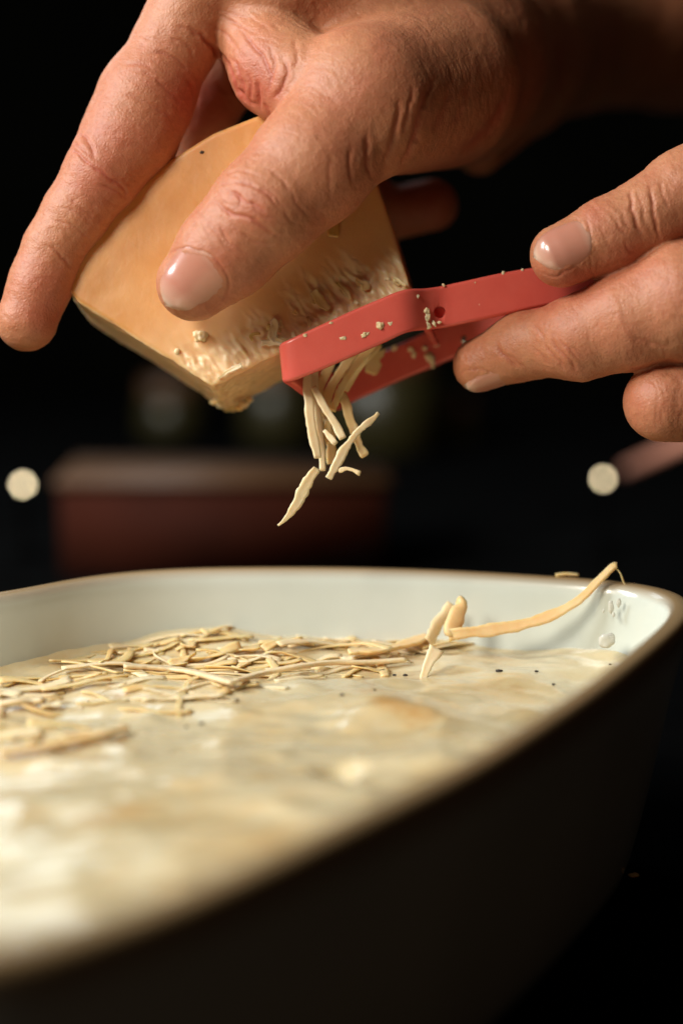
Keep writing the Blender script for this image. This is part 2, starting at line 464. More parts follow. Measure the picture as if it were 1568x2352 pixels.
o = ribbon('cheese_shred', [W(986, 1474, 354), W(1004, 1442, 356), W(1022, 1408, 357.5), W(1036, 1386, 358)], 2.3, .5, m_shredp, seed=9, up=(0, 1, .2), twist=.4, jag=.2)
tag(o, 'pale cheese shred leaning behind the stubby upright one at the far wall', 'cheese shred')
o = ribbon('cheese_shred', [W(968, 1588, 340), W(975, 1548, 341), W(988, 1515, 342), W(1001, 1490, 343)], 2.0, .8, m_shredp, seed=6, up=(0, -1, .3), wprof=lambda t: .35 + .9 * math.sin(min(1, t * 1.2) * 1.7))
tag(o, 'short pointed cheese shred standing in bare sauce at the right of the pile', 'cheese shred')
ribbon('torn_thread', [W(968, 1586, 340), W(969, 1600, 340), W(972, 1615, 340)], .3, .2, m_shredp, parent=o)
o = ribbon('cheese_shred', [W(1275, 1322, 360), W(1298, 1319, 360), W(1328, 1321, 360)], 1.1, .6, m_shred, seed=8)
tag(o, 'tiny cheese shred lying on the far right rim of the dish', 'cheese shred')
dish_shred([(285, 1532), (340, 1534), (420, 1541), (480, 1554), (535, 1570)], 20, 'long pale cheese shred with a rounded end lying left of centre on the pile', 1.2, False, m_shredp)
dish_shred([(540, 1566), (600, 1548), (680, 1533), (760, 1523), (850, 1522), (930, 1516)], 17, 'long pale cheese shred bowed up across the middle of the pile', 1.3, False, m_shredp)
dish_shred([(0, 1618), (40, 1612), (75, 1612), (100, 1608)], 26, 'fat pale cheese shred at the left edge of the photograph', 1.2, False, m_shredp)
dish_shred([(0, 1730), (70, 1722), (150, 1708), (230, 1690), (290, 1672)], 24, 'long cheese shred lying nearest the camera at the left edge of the pile', .9, False)
dish_shred([(800, 1500), (870, 1496), (940, 1480), (985, 1462)], 34, 'broad tan cheese shred at the right end of the pile near the loop', 2.0, False)
dish_shred([(1000, 1475), (1060, 1480), (1120, 1474), (1190, 1476)], 14, 'thin cheese shred in the sauce right of the upright loop', .6, False)
# the pile: upper and lower outline of the heap in the photograph
top = [(0, 1570), (120, 1545), (260, 1485), (420, 1470), (560, 1456), (660, 1430), (720, 1455), (860, 1460), (980, 1450), (1080, 1460)]
bot = [(0, 1720), (150, 1690), (330, 1640), (520, 1590), (700, 1568), (850, 1545), (960, 1505), (1080, 1480)]
tx, ty = np.array(top).T; bx_, by_ = np.array(bot).T
looks = ['tan cheese shred in the heap on the sauce', 'short pale cheese shred in the heap on the sauce']
for i in range(210):
    q = RNG.random()
    cx = RNG.uniform(-60, 1060); y0, y1 = np.interp(cx, tx, ty), np.interp(cx, bx_, by_)
    cy = y0 + (y1 - y0) * RNG.random() ** 1.15; mid = 1 - abs((cy - y0) / max(y1 - y0, 1) - .35)
    ln = RNG.uniform(6, 22) * (1 if q < .78 else RNG.uniform(.12, .4)); an = RNG.gauss(.05, .34) + (0 if RNG.random() < .85 else 1.2)
    c = surf(cx, cy); k_ = RNG.gauss(0, .22); lift = -.3 + RNG.random() * 1.8 * max(mid, .15)
    P = []
    tilt = RNG.gauss(0, .08)
    for t in np.linspace(-.5, .5, 5):
        x = c[0] + math.cos(an) * ln * t - math.sin(an) * k_ * ln * (t * t * 4 - .5) * .5; y = c[1] + math.sin(an) * ln * t + math.cos(an) * k_ * ln * (t * t * 4 - .5) * .5
        P.append((x, y, sauce_h(np.array([x]), np.array([y]))[0] + lift + tilt * ln * t + RNG.gauss(0, .10)))
    w = RNG.uniform(.7, 2.2)
    o = ribbon('cheese_shred', P, w, RNG.uniform(.25, .5), m_shredp if RNG.random() < .3 else m_shred, twist=RNG.gauss(0, .7), step=.9, seed=i * 1.37, cup=RNG.uniform(-.2, .35), jag=.22)
    tag(o, 'thin tan or pale cheese shred lying in the heap on the sauce', 'cheese shred', 'cheese shreds heaped on the sauce in the dish')

# ------------------------------------------------------------------ block of cheese
p0 = W(560, 600, 350)
nf = -FWD + UP * .08 - RT * .06; nf /= np.linalg.norm(nf)           # face normal, towards the camera
ex = np.cross(UP, -nf) * -1; ex = np.cross(nf, UP); ex = -ex if ex @ RT < 0 else ex; ex /= np.linalg.norm(ex); ey = np.cross(nf, ex); ey = ey if ey @ UP > 0 else -ey
def on_face(px, py):
    r = W(px, py, 1) - CAM; t = ((p0 - CAM) @ nf) / (r @ nf); return CAM + r * t
cpoly = [(150, 655), (205, 556), (276, 466), (392, 366), (490, 306), (600, 262), (780, 205), (825, 300), (866, 420), (900, 520), (945, 668), (800, 738), (650, 806), (488, 888), (320, 780), (180, 692)]
C2 = np.array([[(on_face(*q) - p0) @ ex, (on_face(*q) - p0) @ ey] for q in cpoly]); cc = C2.mean(0); TH = 24.0; RD = .7
def inpoly(x, y, P):
    r = np.zeros(len(x), bool); d = np.full(len(x), 1e9)
    for i in range(len(P)):
        a, b3 = P[i], P[(i + 1) % len(P)]; e = b3 - a
        t = np.clip(((x - a[0]) * e[0] + (y - a[1]) * e[1]) / (e @ e), 0, 1)
        d = np.minimum(d, np.hypot(x - a[0] - t * e[0], y - a[1] - t * e[1]))
        c = ((a[1] > y) != (b3[1] > y)) & (x < (b3[0] - a[0]) * (y - a[1]) / (b3[1] - a[1] + 1e-12) + a[0]); r ^= c
    return np.where(r, -d, d)
def cheese_sdf(p):
    out = []
    for q0 in range(0, len(p), 250000):
        v = p[q0:q0 + 250000] - p0; x, y, zz = v @ ex, v @ ey, -(v @ nf)
        s_ = 1 / (1 + .045 * np.clip(zz / TH, 0, 1)); x = cc[0] + (x - cc[0]) * s_; y = cc[1] + (y - cc[1]) * s_
        d2 = inpoly(x, y, C2) + RD; dz = np.abs(zz - TH / 2) - TH / 2 + RD
        out.append(np.minimum(np.maximum(d2, dz), 0) + np.hypot(np.maximum(d2, 0), np.maximum(dz, 0)) - RD)
    return np.concatenate(out)
corn = np.array([p0 + ex * a + ey * b4 - nf * c for a in (C2[:, 0].min() - 3, C2[:, 0].max() + 3) for b4 in (C2[:, 1].min() - 3, C2[:, 1].max() + 3) for c in (-2, TH + 2)])
Vc, Fc, Nc = polygonise(cheese_sdf, corn.min(0), corn.max(0), .36)
u, v, dd = PX(Vc)
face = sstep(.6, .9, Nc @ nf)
ed, et = poly_dist(u, v, [(470, 900), (640, 815), (800, 742), (955, 665)])
# shave marks: ridges running up and left from the cut edge, torn at their ends
a_ = np.array([-.66, -.75]); al = u * a_[0] + v * a_[1]; ac = -u * a_[1] + v * a_[0]
reach = 130 + 45 * noise(np.c_[ac / 26, 0 * u, 0 * u]) + 25 * noise(np.c_[ac / 9, 0 * u + 3, 0 * u])
m_ = face * sstep(reach, reach * .45, ed) * (1 - .3 * sstep(.8, 1, et))
rg = fbm(np.c_[ac / 15 + .25 * noise(np.c_[al / 30, ac / 30, 0 * u]), al / 60, 0 * u], 3)
rg2 = fbm(np.c_[ac / 8, al / 22, 0 * u + 5], 3)
rid = .9 - 2.2 * np.abs(rg); rid2 = .5 - 1.5 * np.abs(noise(np.c_[ac / 11 + .6 * noise(np.c_[al / 14, ac / 20, 0 * u]), al / 34, 0 * u + 8]))
m_ = m_ * (.45 + .55 * sstep(560, 760, u))
disp = m_ * (.42 * np.clip(rid, -.7, .9) + .50 * rid2 + .22 * rg2 - .15)
disp += face * .05 * fbm(np.c_[u / 60, v / 60, 0 * u], 3)
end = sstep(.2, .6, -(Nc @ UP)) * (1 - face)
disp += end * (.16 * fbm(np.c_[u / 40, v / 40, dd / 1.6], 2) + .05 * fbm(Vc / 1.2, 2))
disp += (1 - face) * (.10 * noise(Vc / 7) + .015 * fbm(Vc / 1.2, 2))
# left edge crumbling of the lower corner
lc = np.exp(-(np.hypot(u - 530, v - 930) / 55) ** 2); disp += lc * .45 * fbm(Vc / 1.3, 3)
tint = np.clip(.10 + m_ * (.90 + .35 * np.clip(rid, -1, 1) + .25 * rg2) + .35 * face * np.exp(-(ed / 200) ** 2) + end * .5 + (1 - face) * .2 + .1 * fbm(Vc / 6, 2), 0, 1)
Vc = Vc + Nc * disp[:, None]
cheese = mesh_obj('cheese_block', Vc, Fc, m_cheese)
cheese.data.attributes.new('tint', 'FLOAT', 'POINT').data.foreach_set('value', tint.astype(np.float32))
tag(cheese, 'orange block of hard cheese gripped by the hand, shaved rough beside the peeler', 'cheese')
v, f = blob_mesh(.45, 3, (1, .5, .7), 2); mesh_obj('dark_speck', v + on_face(464, 350), f, m_pepper, cheese)
v, f = blob_mesh(1.2, 4, (1, .7, .9), 3, .6); mesh_obj('crumb', v + on_face(460, 773) + nf * .4, f, m_shredp, cheese)
v, f = blob_mesh(.6, 6, (1, .6, 1), 2); mesh_obj('crumb', v + on_face(407, 808) + nf * .2, f, m_shredp, cheese)
for i, (px, py, r) in enumerate([(497, 928, 1.0), (508, 937, .8), (530, 943, 1.1), (560, 937, .9), (572, 925, .7), (478, 908, .7), (548, 944, .7)]):
    v, f = blob_mesh(r, i + 60, (1.1, 1.2, .7), 3, .5); mesh_obj('crumb', v + W(px, py - 6, 366 + 3 * (i % 3)), f, m_shredp if i % 2 else m_shred, cheese)
# torn curls still hanging on the shaved face
def flake(path, w_, h_, seed, name='shaving'):
    P = [on_face(*q) + nf * h_ * (.2 + .8 * math.sin((j + .3) / len(path) * 2.6)) for j, q in enumerate(path)]
    return ribbon(name, P, w_, .22, m_shredp if seed % 3 == 0 else m_shred, seed=seed * 2.3 + 1, parent=cheese, up=nf, jag=.55, cup=.5, twist=(-1) ** seed * .9, step=.3)
curls = [[(625, 735), (632, 750), (628, 772), (634, 785)], [(612, 775), (640, 782), (670, 795)], [(598, 768), (575, 772), (580, 785)], [(660, 800), (640, 792), (600, 790)],
         [(720, 668), (735, 695), (752, 715)], [(775, 650), (790, 668), (806, 690)], [(500, 868), (530, 852), (556, 838)], [(905, 640), (918, 650), (930, 662)], [(820, 640), (836, 655), (842, 668)]]
for i, c in enumerate(curls): flake(c, (1.3, .9, .8, 1.0)[i % 4], .7, i)
for i in range(14):
    t = .3 + .7 * RNG.random(); px, py = 500 + 440 * t, 868 - 205 * t; k_ = RNG.uniform(8, 95); px -= k_ * .75; py -= k_ * .55
    ln = RNG.uniform(10, 26); a3 = math.radians(RNG.gauss(48, 22))
    flake([(px + ln * q * math.cos(a3), py + ln * q * math.sin(a3)) for q in (0, .35, .7, 1)], RNG.uniform(.35, .8), RNG.uniform(.2, .5), i + 20)
# pale dent left high on the face
ribbon('shaving', [on_face(762, 482) + nf * .05, on_face(766, 515) + nf * .1, on_face(764, 545) + nf * .1], 2.0, .3, m_cheese, seed=4, parent=cheese, up=nf)

# ------------------------------------------------------------------ hands
def sculpt(f, lo, hi, h, strokes, spots, bones, name, label, seed=0.):
    V, F, N = polygonise(f, lo, hi, h)
    u, v, d = PX(V); view = (CAM - V); view /= np.linalg.norm(view, axis=1)[:, None]
    fr = sstep(.02, .30, (N * view).sum(1)); q = d / FP
    disp = np.zeros(len(V)); tint = .25 + .15 * fbm(V / 9 + seed, 3) + .10 * noise(V / 1.6)
    wob = 3.0 * noise(np.c_[u / 16, v / 16, 0 * u + seed]); wob2 = 3.0 * noise(np.c_[u / 16, v / 16, 0 * u + seed + 9])
    for (pts, dep, wid) in strokes:
        P = smooth_pts(pts, 4); lo2 = P.min(0) - 50; hi2 = P.max(0) + 50
        m = (u > lo2[0]) & (u < hi2[0]) & (v > lo2[1]) & (v < hi2[1]) & (fr > 0)
        if not m.any(): continue
        ds, ts = poly_dist(u[m] + wob[m], v[m] + wob2[m], P); ds = ds * q[m]
        e = np.minimum(1, 4 * np.minimum(ts, 1 - ts) + .12)
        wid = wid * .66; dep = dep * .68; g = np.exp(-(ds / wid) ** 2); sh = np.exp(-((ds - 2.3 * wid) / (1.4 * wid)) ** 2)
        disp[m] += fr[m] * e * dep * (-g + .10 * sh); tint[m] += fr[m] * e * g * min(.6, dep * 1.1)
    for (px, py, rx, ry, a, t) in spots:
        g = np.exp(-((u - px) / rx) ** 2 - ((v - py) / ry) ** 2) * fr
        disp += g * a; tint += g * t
    # fine transverse skin lines, following each bone
    wsum = np.zeros(len(V)); fl = np.zeros(len(V))
    for (a, b5) in bones:
        A, B = W(*a), W(*b5); ab = B - A; Ln = np.linalg.norm(ab); x = ab / Ln
        t = np.clip(((V - A) @ x), 0, Ln); r = np.linalg.norm(V - A - t[:, None] * x, axis=1)
        w = np.exp(-(r / 6) ** 2) + 1e-9
        s_ = np.cross(x, FWD); s_ /= np.linalg.norm(s_); r2 = V - A
        c = np.c_[r2 @ x / .85 + .9 * noise(V / 3.0 + 4), r2 @ s_ / 3.4, r2 @ np.cross(x, s_) / 3.4]
        l1 = noise(c + seed) ; l2 = noise(np.c_[c[:, 0] * 1.1, c[:, 1] * 2.8, c[:, 2] * 2.8] + 30)
        fl += w * (-np.abs(l1) * 1.0 - .6 * np.abs(l2)); wsum += w
    disp += .20 * fl / wsum * (.55 + .45 * fbm(V / 8, 2))
    disp += .05 * noise(V / 1.7) + .10 * noise(V / 5.0)
    V = V + N * disp[:, None]
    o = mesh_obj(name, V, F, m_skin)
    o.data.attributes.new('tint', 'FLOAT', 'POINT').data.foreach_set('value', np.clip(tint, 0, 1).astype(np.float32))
    return tag(o, label, 'hand')

def z1(*p): return [(x * .498, y * .498) for x, y in p]
def z2(*p): return [(643 + x * .59, y * .59) for x, y in p]
def z5(*p): return [(992 + x * .3673, 321.5 + y * .3673) for x, y in p]

def nail(f, hand, c_px, tip_px, tilt, half_w, half_l, lift, rad):
    """nail plate laid on the finger; c_px centre, tip_px a point further along the finger (image + depth)"""
    C, T = W(*c_px), W(*tip_px); a = T - C; a /= np.linalg.norm(a)
    view = CAM - C; view /= np.linalg.norm(view); n0 = view - (view @ a) * a; n0 /= np.linalg.norm(n0); s0 = np.cross(a, n0)
    nn = n0 * math.cos(tilt) + s0 * math.sin(tilt); s_ = np.cross(a, nn)
    NU, NV = 26, 30; RR = np.zeros((NU + 1, NV + 1)); DR = np.zeros((NU + 1, NV + 1, 3)); OO = np.zeros((NU + 1, NV + 1, 3)); tint = []
    us = np.linspace(-1, 1, NU + 1)
    for i, uu in enumerate(us):
        wd_ = max(.05, (1 - abs(uu) ** (3.4 if uu > 0 else 2.6)) ** (1 / 2.6))
        ph = np.linspace(-1, 1, NV + 1) * wd_ * half_w / rad
        dr = nn[None] * np.cos(ph)[:, None] + s_[None] * np.sin(ph)[:, None]
        o = C + a * (uu * half_l); r = o + dr * (rad * 1.9)
        for _ in range(24): r = r - dr * f(r)[:, None] * .85
        RR[i] = np.linalg.norm(r - o, axis=1); DR[i] = dr; OO[i] = o; tint += [(uu + 1) / 2] * (NV + 1)
    vs = np.linspace(-1, 1, NV + 1)
    for j in range(NV + 1):
        p_ = np.polyfit(us[4:19], RR[4:19, j], 1); fit = np.polyval(p_, us)
        bd_ = np.maximum(np.abs(vs[j]), np.maximum(0, -us)); sink = lift - .42 * bd_ ** 6
        RR[:, j] = RR[:, j] + sink + np.clip(.85 * (fit - RR[:, j]), 0, .32 + .3 * np.maximum(0, us)) * (1 - bd_ ** 4)
    V = OO + DR * RR[:, :, None]
    for _ in range(4): V[1:-1, 1:-1] = .5 * V[1:-1, 1:-1] + .125 * (V[:-2, 1:-1] + V[2:, 1:-1] + V[1:-1, :-2] + V[1:-1, 2:])
    V = V.reshape(-1, 3); lo_ = V - (V - C) / np.linalg.norm(V - C, axis=1)[:, None] * .9
    M = (NU + 1) * (NV + 1); F = []; w = NV + 1
    for i in range(NU):
        for j in range(NV):
            q = i * w + j; F.append((q, q + 1, q + w + 1, q + w)); F.append((M + q, M + q + w, M + q + w + 1, M + q + 1))
    bd = [j for j in range(w)] + [i * w + NV for i in range(1, NU + 1)] + [NU * w + j for j in range(NV - 1, -1, -1)] + [i * w for i in range(NU - 1, 0, -1)]
    for k_ in range(len(bd)):
        A, B = bd[k_], bd[(k_ + 1) % len(bd)]; F.append((A, A + M, B + M, B))
    ob = mesh_obj('fingernail', np.vstack([V, lo_]), F, m_nail, hand)
    ob.data.attributes.new('tint', 'FLOAT', 'POINT').data.foreach_set('value', np.array(tint * 2, np.float32))
    return ob

# --- the hand that holds the cheese
palm = [Chain([(2000, 20, 520, 200), (1560, 50, 490, 186), (1300, 70, 460, 172), (1150, 110, 424, 188), (1020, 160, 384, 204)], 6),
        Chain([(1020, 150, 388, 203), (830, 25, 370, 188), (640, -60, 358, 150), (520, -90, 356, 120)], 6),
        Chain([(1000, 198, 368, 178), (835, 235, 348, 160)], 6)]
thumb = Chain([(1000, 195, 366, 182), (836, 238, 345, 158), (716, 378, 340, 136), (608, 482, 338, 121), (522, 575, 339, 108), (446, 650, 340, 88)], 3.0, (FWD, 1.08))
web = Chain([(560, 50, 357, 88), (640, 160, 351, 102), (700, 200, 347, 110)], 4)
index = Chain([(490, -80, 355, 112), (412, 85, 356, 92), (335, 228, 356, 106), (296, 318, 355, 106), (234, 405, 353, 84), (174, 494, 353, 73), (126, 570, 353, 67), (95, 648, 353, 67), (62, 736, 353, 71)], 3)
middle = Chain([(620, 20, 374, 110), (475, 215, 377, 86), (420, 380, 382, 66), (480, 540, 386, 58)], 3)
ring_f = Chain([(860, 60, 388, 120), (760, 250, 396, 76), (850, 500, 397, 62), (992, 470, 396, 60)], 3)
heel = Chain([(1330, 150, 448, 90), (1222, 235, 428, 66), (1102, 345, 410, 56)], 3)
fL = field(palm, [(thumb, 5), (web, 4), (index, 3.5), (middle, 3), (ring_f, 3), (heel, 3)], 7, 1.0)
loL = np.minimum(W(-40, 830, 330), W(-40, 830, 410)) - 3; hiL = np.maximum(W(1640, -190, 455), W(1640, -190, 330)) + 3; hiL[2] = W(0, -90, 400)[2]
loL[1] = W(0, 900, 318)[1]; hiL[1] = W(800, 0, 500)[1]
D1, D2, D3 = .42, .28, .18
stL = [
 # thumb knuckle
 (z1((1080, 845), (1150, 852), (1230, 900), (1290, 960)), D1, .42), (z1((990, 920), (1060, 985), (1150, 1000), (1230, 1060), (1305, 1092)), .5, .45),
 (z1((1000, 1020), (1050, 1110), (1150, 1180)), D2, .4), (z1((1040, 872), (1095, 900), (1130, 935), (1190, 950), (1245, 1005)), D1, .38),
 (z1((1240, 780), (1300, 830), (1350, 890)), D2, .42), (z1((960, 1010), (1000, 1080), (1060, 1150), (1130, 1190)), D3, .4), (z1((1080, 880), (1110, 925), (1100, 960)), D2, .3),
 (z1((1150, 905), (1200, 985), (1280, 1010)), D2, .35), (z1((1100, 1060), (1170, 1110), (1260, 1130)), D2, .4), (z1((1300, 960), (1330, 1010), (1400, 1040)), D3, .4), (z1((1040, 800), (1120, 790), (1200, 820)), D3, .4),
 (z1((920, 1000), (950, 1060), (1000, 1110)), D3, .35), (z1((1340, 880), (1380, 960), (1440, 1000)), D3, .45),
 (z1((1000, 860), (1050, 850), (1085, 845)), D3, .35), (z1((1210, 870), (1260, 900), (1320, 960)), D2, .36),
 # index finger
 (z1((400, 745), (480, 800), (560, 860), (592, 915)), .55, .5), (z1((450, 850), (520, 872), (590, 920)), .35, .4), (z1((205, 1125), (262, 1160), (312, 1205), (335, 1240)), .45, .45),
 (z1((330, 705), (370, 715), (420, 760)), .5, .5), (z1((370, 610), (400, 640), (430, 690), (440, 740)), .35, .6), (z1((345, 660), (390, 690), (425, 720)), .25, .4),
 (z1((230, 1010), (330, 1040), (420, 1100)), D3, .4), (z1((250, 960), (340, 970), (450, 1060)), D3, .4), (z1((470, 900), (520, 940), (560, 950)), D3, .4), (z1((300, 900), (380, 960), (430, 1010)), D3, .4),
 (z1((690, 240), (790, 260), (880, 335)), .4, .5), (z1((620, 330), (700, 350), (760, 410), (850, 490)), .3, .5), (z1((560, 420), (660, 470), (760, 520), (815, 590)), .25, .6), (z1((850, 350), (900, 420), (910, 520)), .3, .6),
 (z1((780, 170), (850, 200), (900, 260)), .3, .5), (z1((800, 110), (880, 140), (920, 180)), .3, .5), (z1((640, 150), (720, 190), (800, 230)), D3, .5), (z1((560, 300), (650, 300), (720, 330)), D3, .5),
 # web of the thumb
 (z1((880, 130), (960, 188), (1010, 250), (1052, 310), (1085, 400), (1130, 462), (1190, 492)), 1.1, .7), (z1((1040, 250), (1090, 300), (1115, 380), (1130, 440)), .4, .55),
 (z1((1185, 370), (1192, 440), (1196, 500)), .7, .6), (z1((1300, 260), (1325, 330), (1300, 400), (1255, 470)), .5, .6), (z1((1100, 130), (1170, 210), (1230, 290), (1255, 360), (1240, 440)), .4, .6),
 (z1((1150, 340), (1160, 400), (1150, 470)), .3, .5), (z1((1350, 180), (1370, 260), (1350, 330)), .3, .6), (z1((1000, 60), (1090, 110), (1180, 160)), .3, .5), (z1((960, 110), (1040, 160), (1110, 240)), .3, .5),
 (z1((950, 20), (1050, 60), (1160, 90), (1260, 150)), .22, .5), (z1((1250, 230), (1275, 300), (1260, 350)), .35, .5), (z1((1220, 470), (1240, 520), (1252, 548)), .4, .5),
 # folds at the base of the thumb
 (z2((600, 300), (560, 390), (540, 470), (515, 560), (470, 645)), .75, .9), (z2((470, 380), (452, 480), (430, 570), (400, 660)), .6, .8), (z2((900, 330), (860, 430), (800, 520), (700, 600)), .7, 1.3),
 (z2((340, 520), (340, 620), (362, 700)), .5, .7), (z2((660, 330), (640, 420), (600, 520)), .5, .9), (z2((520, 330), (500, 430), (480, 520)), .35, .6), (z2((740, 300), (720, 400), (660, 500)), .4, .9),
 (z2((280, 560), (270, 640), (280, 720)), .3, .6), (z2((1100, 130), (1090, 250), (1115, 390)), .4, 1.6), (z2((200, 600), (190, 690), (200, 780)), .2, .6),
]
spL = [(446, 470, 60, 60, .15, .05), (600, 480, 75, 55, .45, .22), (440, 570, 30, 20, .3, .1), (470, 240, 70, 70, 0, .5), (500, 600, 40, 35, .1, .35), (480, 700, 60, 40, 0, .3), (560, 650, 60, 50, .1, .12),
       (270, 300, 70, 60, 0, .3), (215, 430, 50, 60, .1, .4), (120, 700, 90, 90, 0, .55), (600, 190, 60, 80, 0, .45), (180, 330, 25, 30, .5, .1), (470, 250, 80, 80, 0, .5), (700, 120, 120, 90, .5, -.1),
       (985, 480, 90, 70, 0, .6), (350, 160, 60, 60, .2, .1)]  # spots on middle and ring finger put their shade into the tint
bnL = [((1568, 60, 462), (1290, 75, 426)), ((1290, 75, 426), (1020, 165, 362)), ((1020, 165, 358), (836, 238, 345)), ((836, 238, 345), (608, 482, 338)), ((608, 482, 338), (446, 650, 340)),
       ((760, -100, 360), (600, 100, 352)), ((490, -80, 357), (332, 230, 362)), ((332, 230, 362), (256, 395, 362)), ((256, 395, 362), (125, 606, 360)), ((125, 606, 360), (62, 735, 359)), ((620, 20, 374), (475, 215, 377))]
# groove round the thumb nail bed
nb = [(378, 712), (358, 662), (362, 612), (388, 582), (430, 570), (474, 582), (510, 612), (526, 655), (512, 696), (478, 724)]
stL.append((nb, .35, .30))
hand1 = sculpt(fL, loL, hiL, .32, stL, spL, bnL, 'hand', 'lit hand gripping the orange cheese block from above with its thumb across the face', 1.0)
nail(fL, hand1, (440, 650, 340), (394, 696, 340), math.radians(10), 6.9, 6.4, .14, 7.4)

# --- the hand that holds the peeler
thumbR = Chain([(1830, 280, 346, 125), (1700, 372, 345, 112), (1568, 449, 344, 98), (1485, 500, 343, 88), (1400, 540, 342, 84), (1290, 586, 341, 74)], 2.6, (FWD, 1.05))
indexR = Chain([(1900, 600, 350, 165), (1720, 660, 343, 145), (1568, 695, 341, 133), (1440, 738, 343, 110), (1330, 775, 346, 92), (1200, 795, 352, 72), (1102, 838, 355, 63)], 3.0)
midR = Chain([(1900, 860, 352, 130), (1680, 905, 347, 112), (1524, 922, 345, 94)], 3.0)
palmR = [Chain([(1950, 420, 352, 200), (1950, 850, 356, 200)], 6)]
fR = field(palmR, [(thumbR, 4), (indexR, 4), (midR, 4)], 5, .7)
loR = np.minimum(W(1020, 1040, 325), W(1020, 1040, 375)) - 2; hiR = np.maximum(W(1640, 270, 375), W(1640, 270, 325)) + 2
stR = [(z5((1240, 300), (1250, 420), (1270, 500), (1312, 610)), .55, .5), (z5((1355, 270), (1378, 400), (1390, 500), (1425, 630)), .6, .5), (z5((1150, 490), (1180, 560), (1232, 600)), .25, .4),
       (z5((1290, 330), (1310, 420), (1330, 520)), .25, .35), (z5((1200, 620), (1230, 700), (1300, 700)), .25, .4), (z5((1420, 230), (1440, 330), (1480, 430)), .25, .45), (z5((1180, 420), (1200, 500), (1240, 560)), .2, .4),
       (z5((700, 1270), (760, 1350), (830, 1432)), .4, .42), (z5((740, 1245), (812, 1330), (880, 1400), (905, 1460)), .42, .42), (z5((800, 1255), (880, 1330), (935, 1385)), .35, .4), (z5((640, 1290), (700, 1360), (740, 1400)), .22, .4),
       (z5((860, 1290), (920, 1330), (950, 1370)), .25, .4), (z5((400, 1270), (440, 1340), (550, 1425)), .45, .45), (z5((440, 1340), (500, 1360), (600, 1440)), .3, .4), (z5((640, 1150), (680, 1220), (720, 1260)), .2, .4),
       (z5((1180, 1460), (1300, 1440), (1450, 1400), (1568, 1400)), .5, .8), (z5((1250, 1240), (1400, 1280), (1500, 1290)), .25, .7)]
stR.append(([(1345, 497), (1352, 530), (1350, 560), (1338, 592), (1310, 616), (1270, 634), (1238, 622)], .35, .28))
stR.append(([(1052, 862), (1070, 850), (1105, 848), (1138, 866), (1150, 888)], .35, .28))
spR = [(1300, 640, 90, 40, 0, .5), (1365, 500, 30, 40, .1, .35), (1300, 790, 60, 60, .35, .15), (1480, 620, 200, 60, 0, .1), (1090, 815, 60, 45, 0, .2), (1340, 872, 40, 18, .5, .0), (1430, 590, 50, 40, 0, .2), (1480, 940, 50, 60, 0, .15), (1240, 700, 60, 40, 0, .3)]
bnR = [((1700, 372, 345), (1440, 520, 343)), ((1440, 520, 343), (1290, 586, 341)), ((1720, 660, 343), (1440, 738, 343)), ((1440, 738, 343), (1200, 795, 352)), ((1200, 795, 352), (1102, 838, 355)), ((1680, 905, 347), (1524, 922, 345))]
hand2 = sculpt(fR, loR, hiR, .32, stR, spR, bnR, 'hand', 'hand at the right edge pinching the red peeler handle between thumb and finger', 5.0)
nail(fR, hand2, (1284, 570, 341), (1236, 590, 341), math.radians(8), 5.6, 5.5, .16, 6.2)
nail(fR, hand2, (1098, 852, 355), (1062, 872, 355), math.radians(-48), 3.6, 3.9, .12, 5.2)

# ------------------------------------------------------------------ the red peeler
def loft(name, secs, th, matl, parent=None, closed=False):
    """band through sections (top px, bottom px, depth): rounded-rectangle cross-section of thickness th"""
    S = []
    for (t, b6, dt, db) in secs: S.append(np.r_[W(t[0], t[1], dt), W(b6[0], b6[1], db)])
    S = smooth_pts(S, 4); m = len(S); V = []; F = []
    mid = (S[:, :3] + S[:, 3:]) / 2; T = np.gradient(mid, axis=0)
    prof_ = [(-1, -.25), (-.93, -.42), (-.82, -.5), (.82, -.5), (.93, -.42), (1, -.25), (1, .25), (.93, .42), (.82, .5), (-.82, .5), (-.93, .42), (-1, .25)]
    prof_ = [p for p in prof_]; K = len(prof_)
    for i in range(m):
        h = (S[i, :3] - S[i, 3:]) / 2; hn = h / np.linalg.norm(h); nn = np.cross(T[i], hn); nn /= np.linalg.norm(nn)
        for (a, b7) in prof_: V.append(mid[i] + h * a + nn * b7 * th)
        if i:
            for k_ in range(K):
                A = (i - 1) * K + k_; B = (i - 1) * K + (k_ + 1) % K; F.append((A, B, B + K, A + K))
    F.append(tuple(range(K))[::-1]); F.append(tuple((m - 1) * K + k_ for k_ in range(K)))
    o = mesh_obj(name, V, F, matl, parent)
    return o
pe = bpy.data.objects.new('peeler', None); col.objects.link(pe); pe.location = tuple(W(1240, 655, 352) * .001)
tag(pe, 'red plastic julienne peeler with cheese crumbs, drawn along the cheese block', 'peeler')
def reparent(o):
    o.parent = pe; o.matrix_parent_inverse = pe.matrix_world.inverted()
bpy.context.view_layer.update()
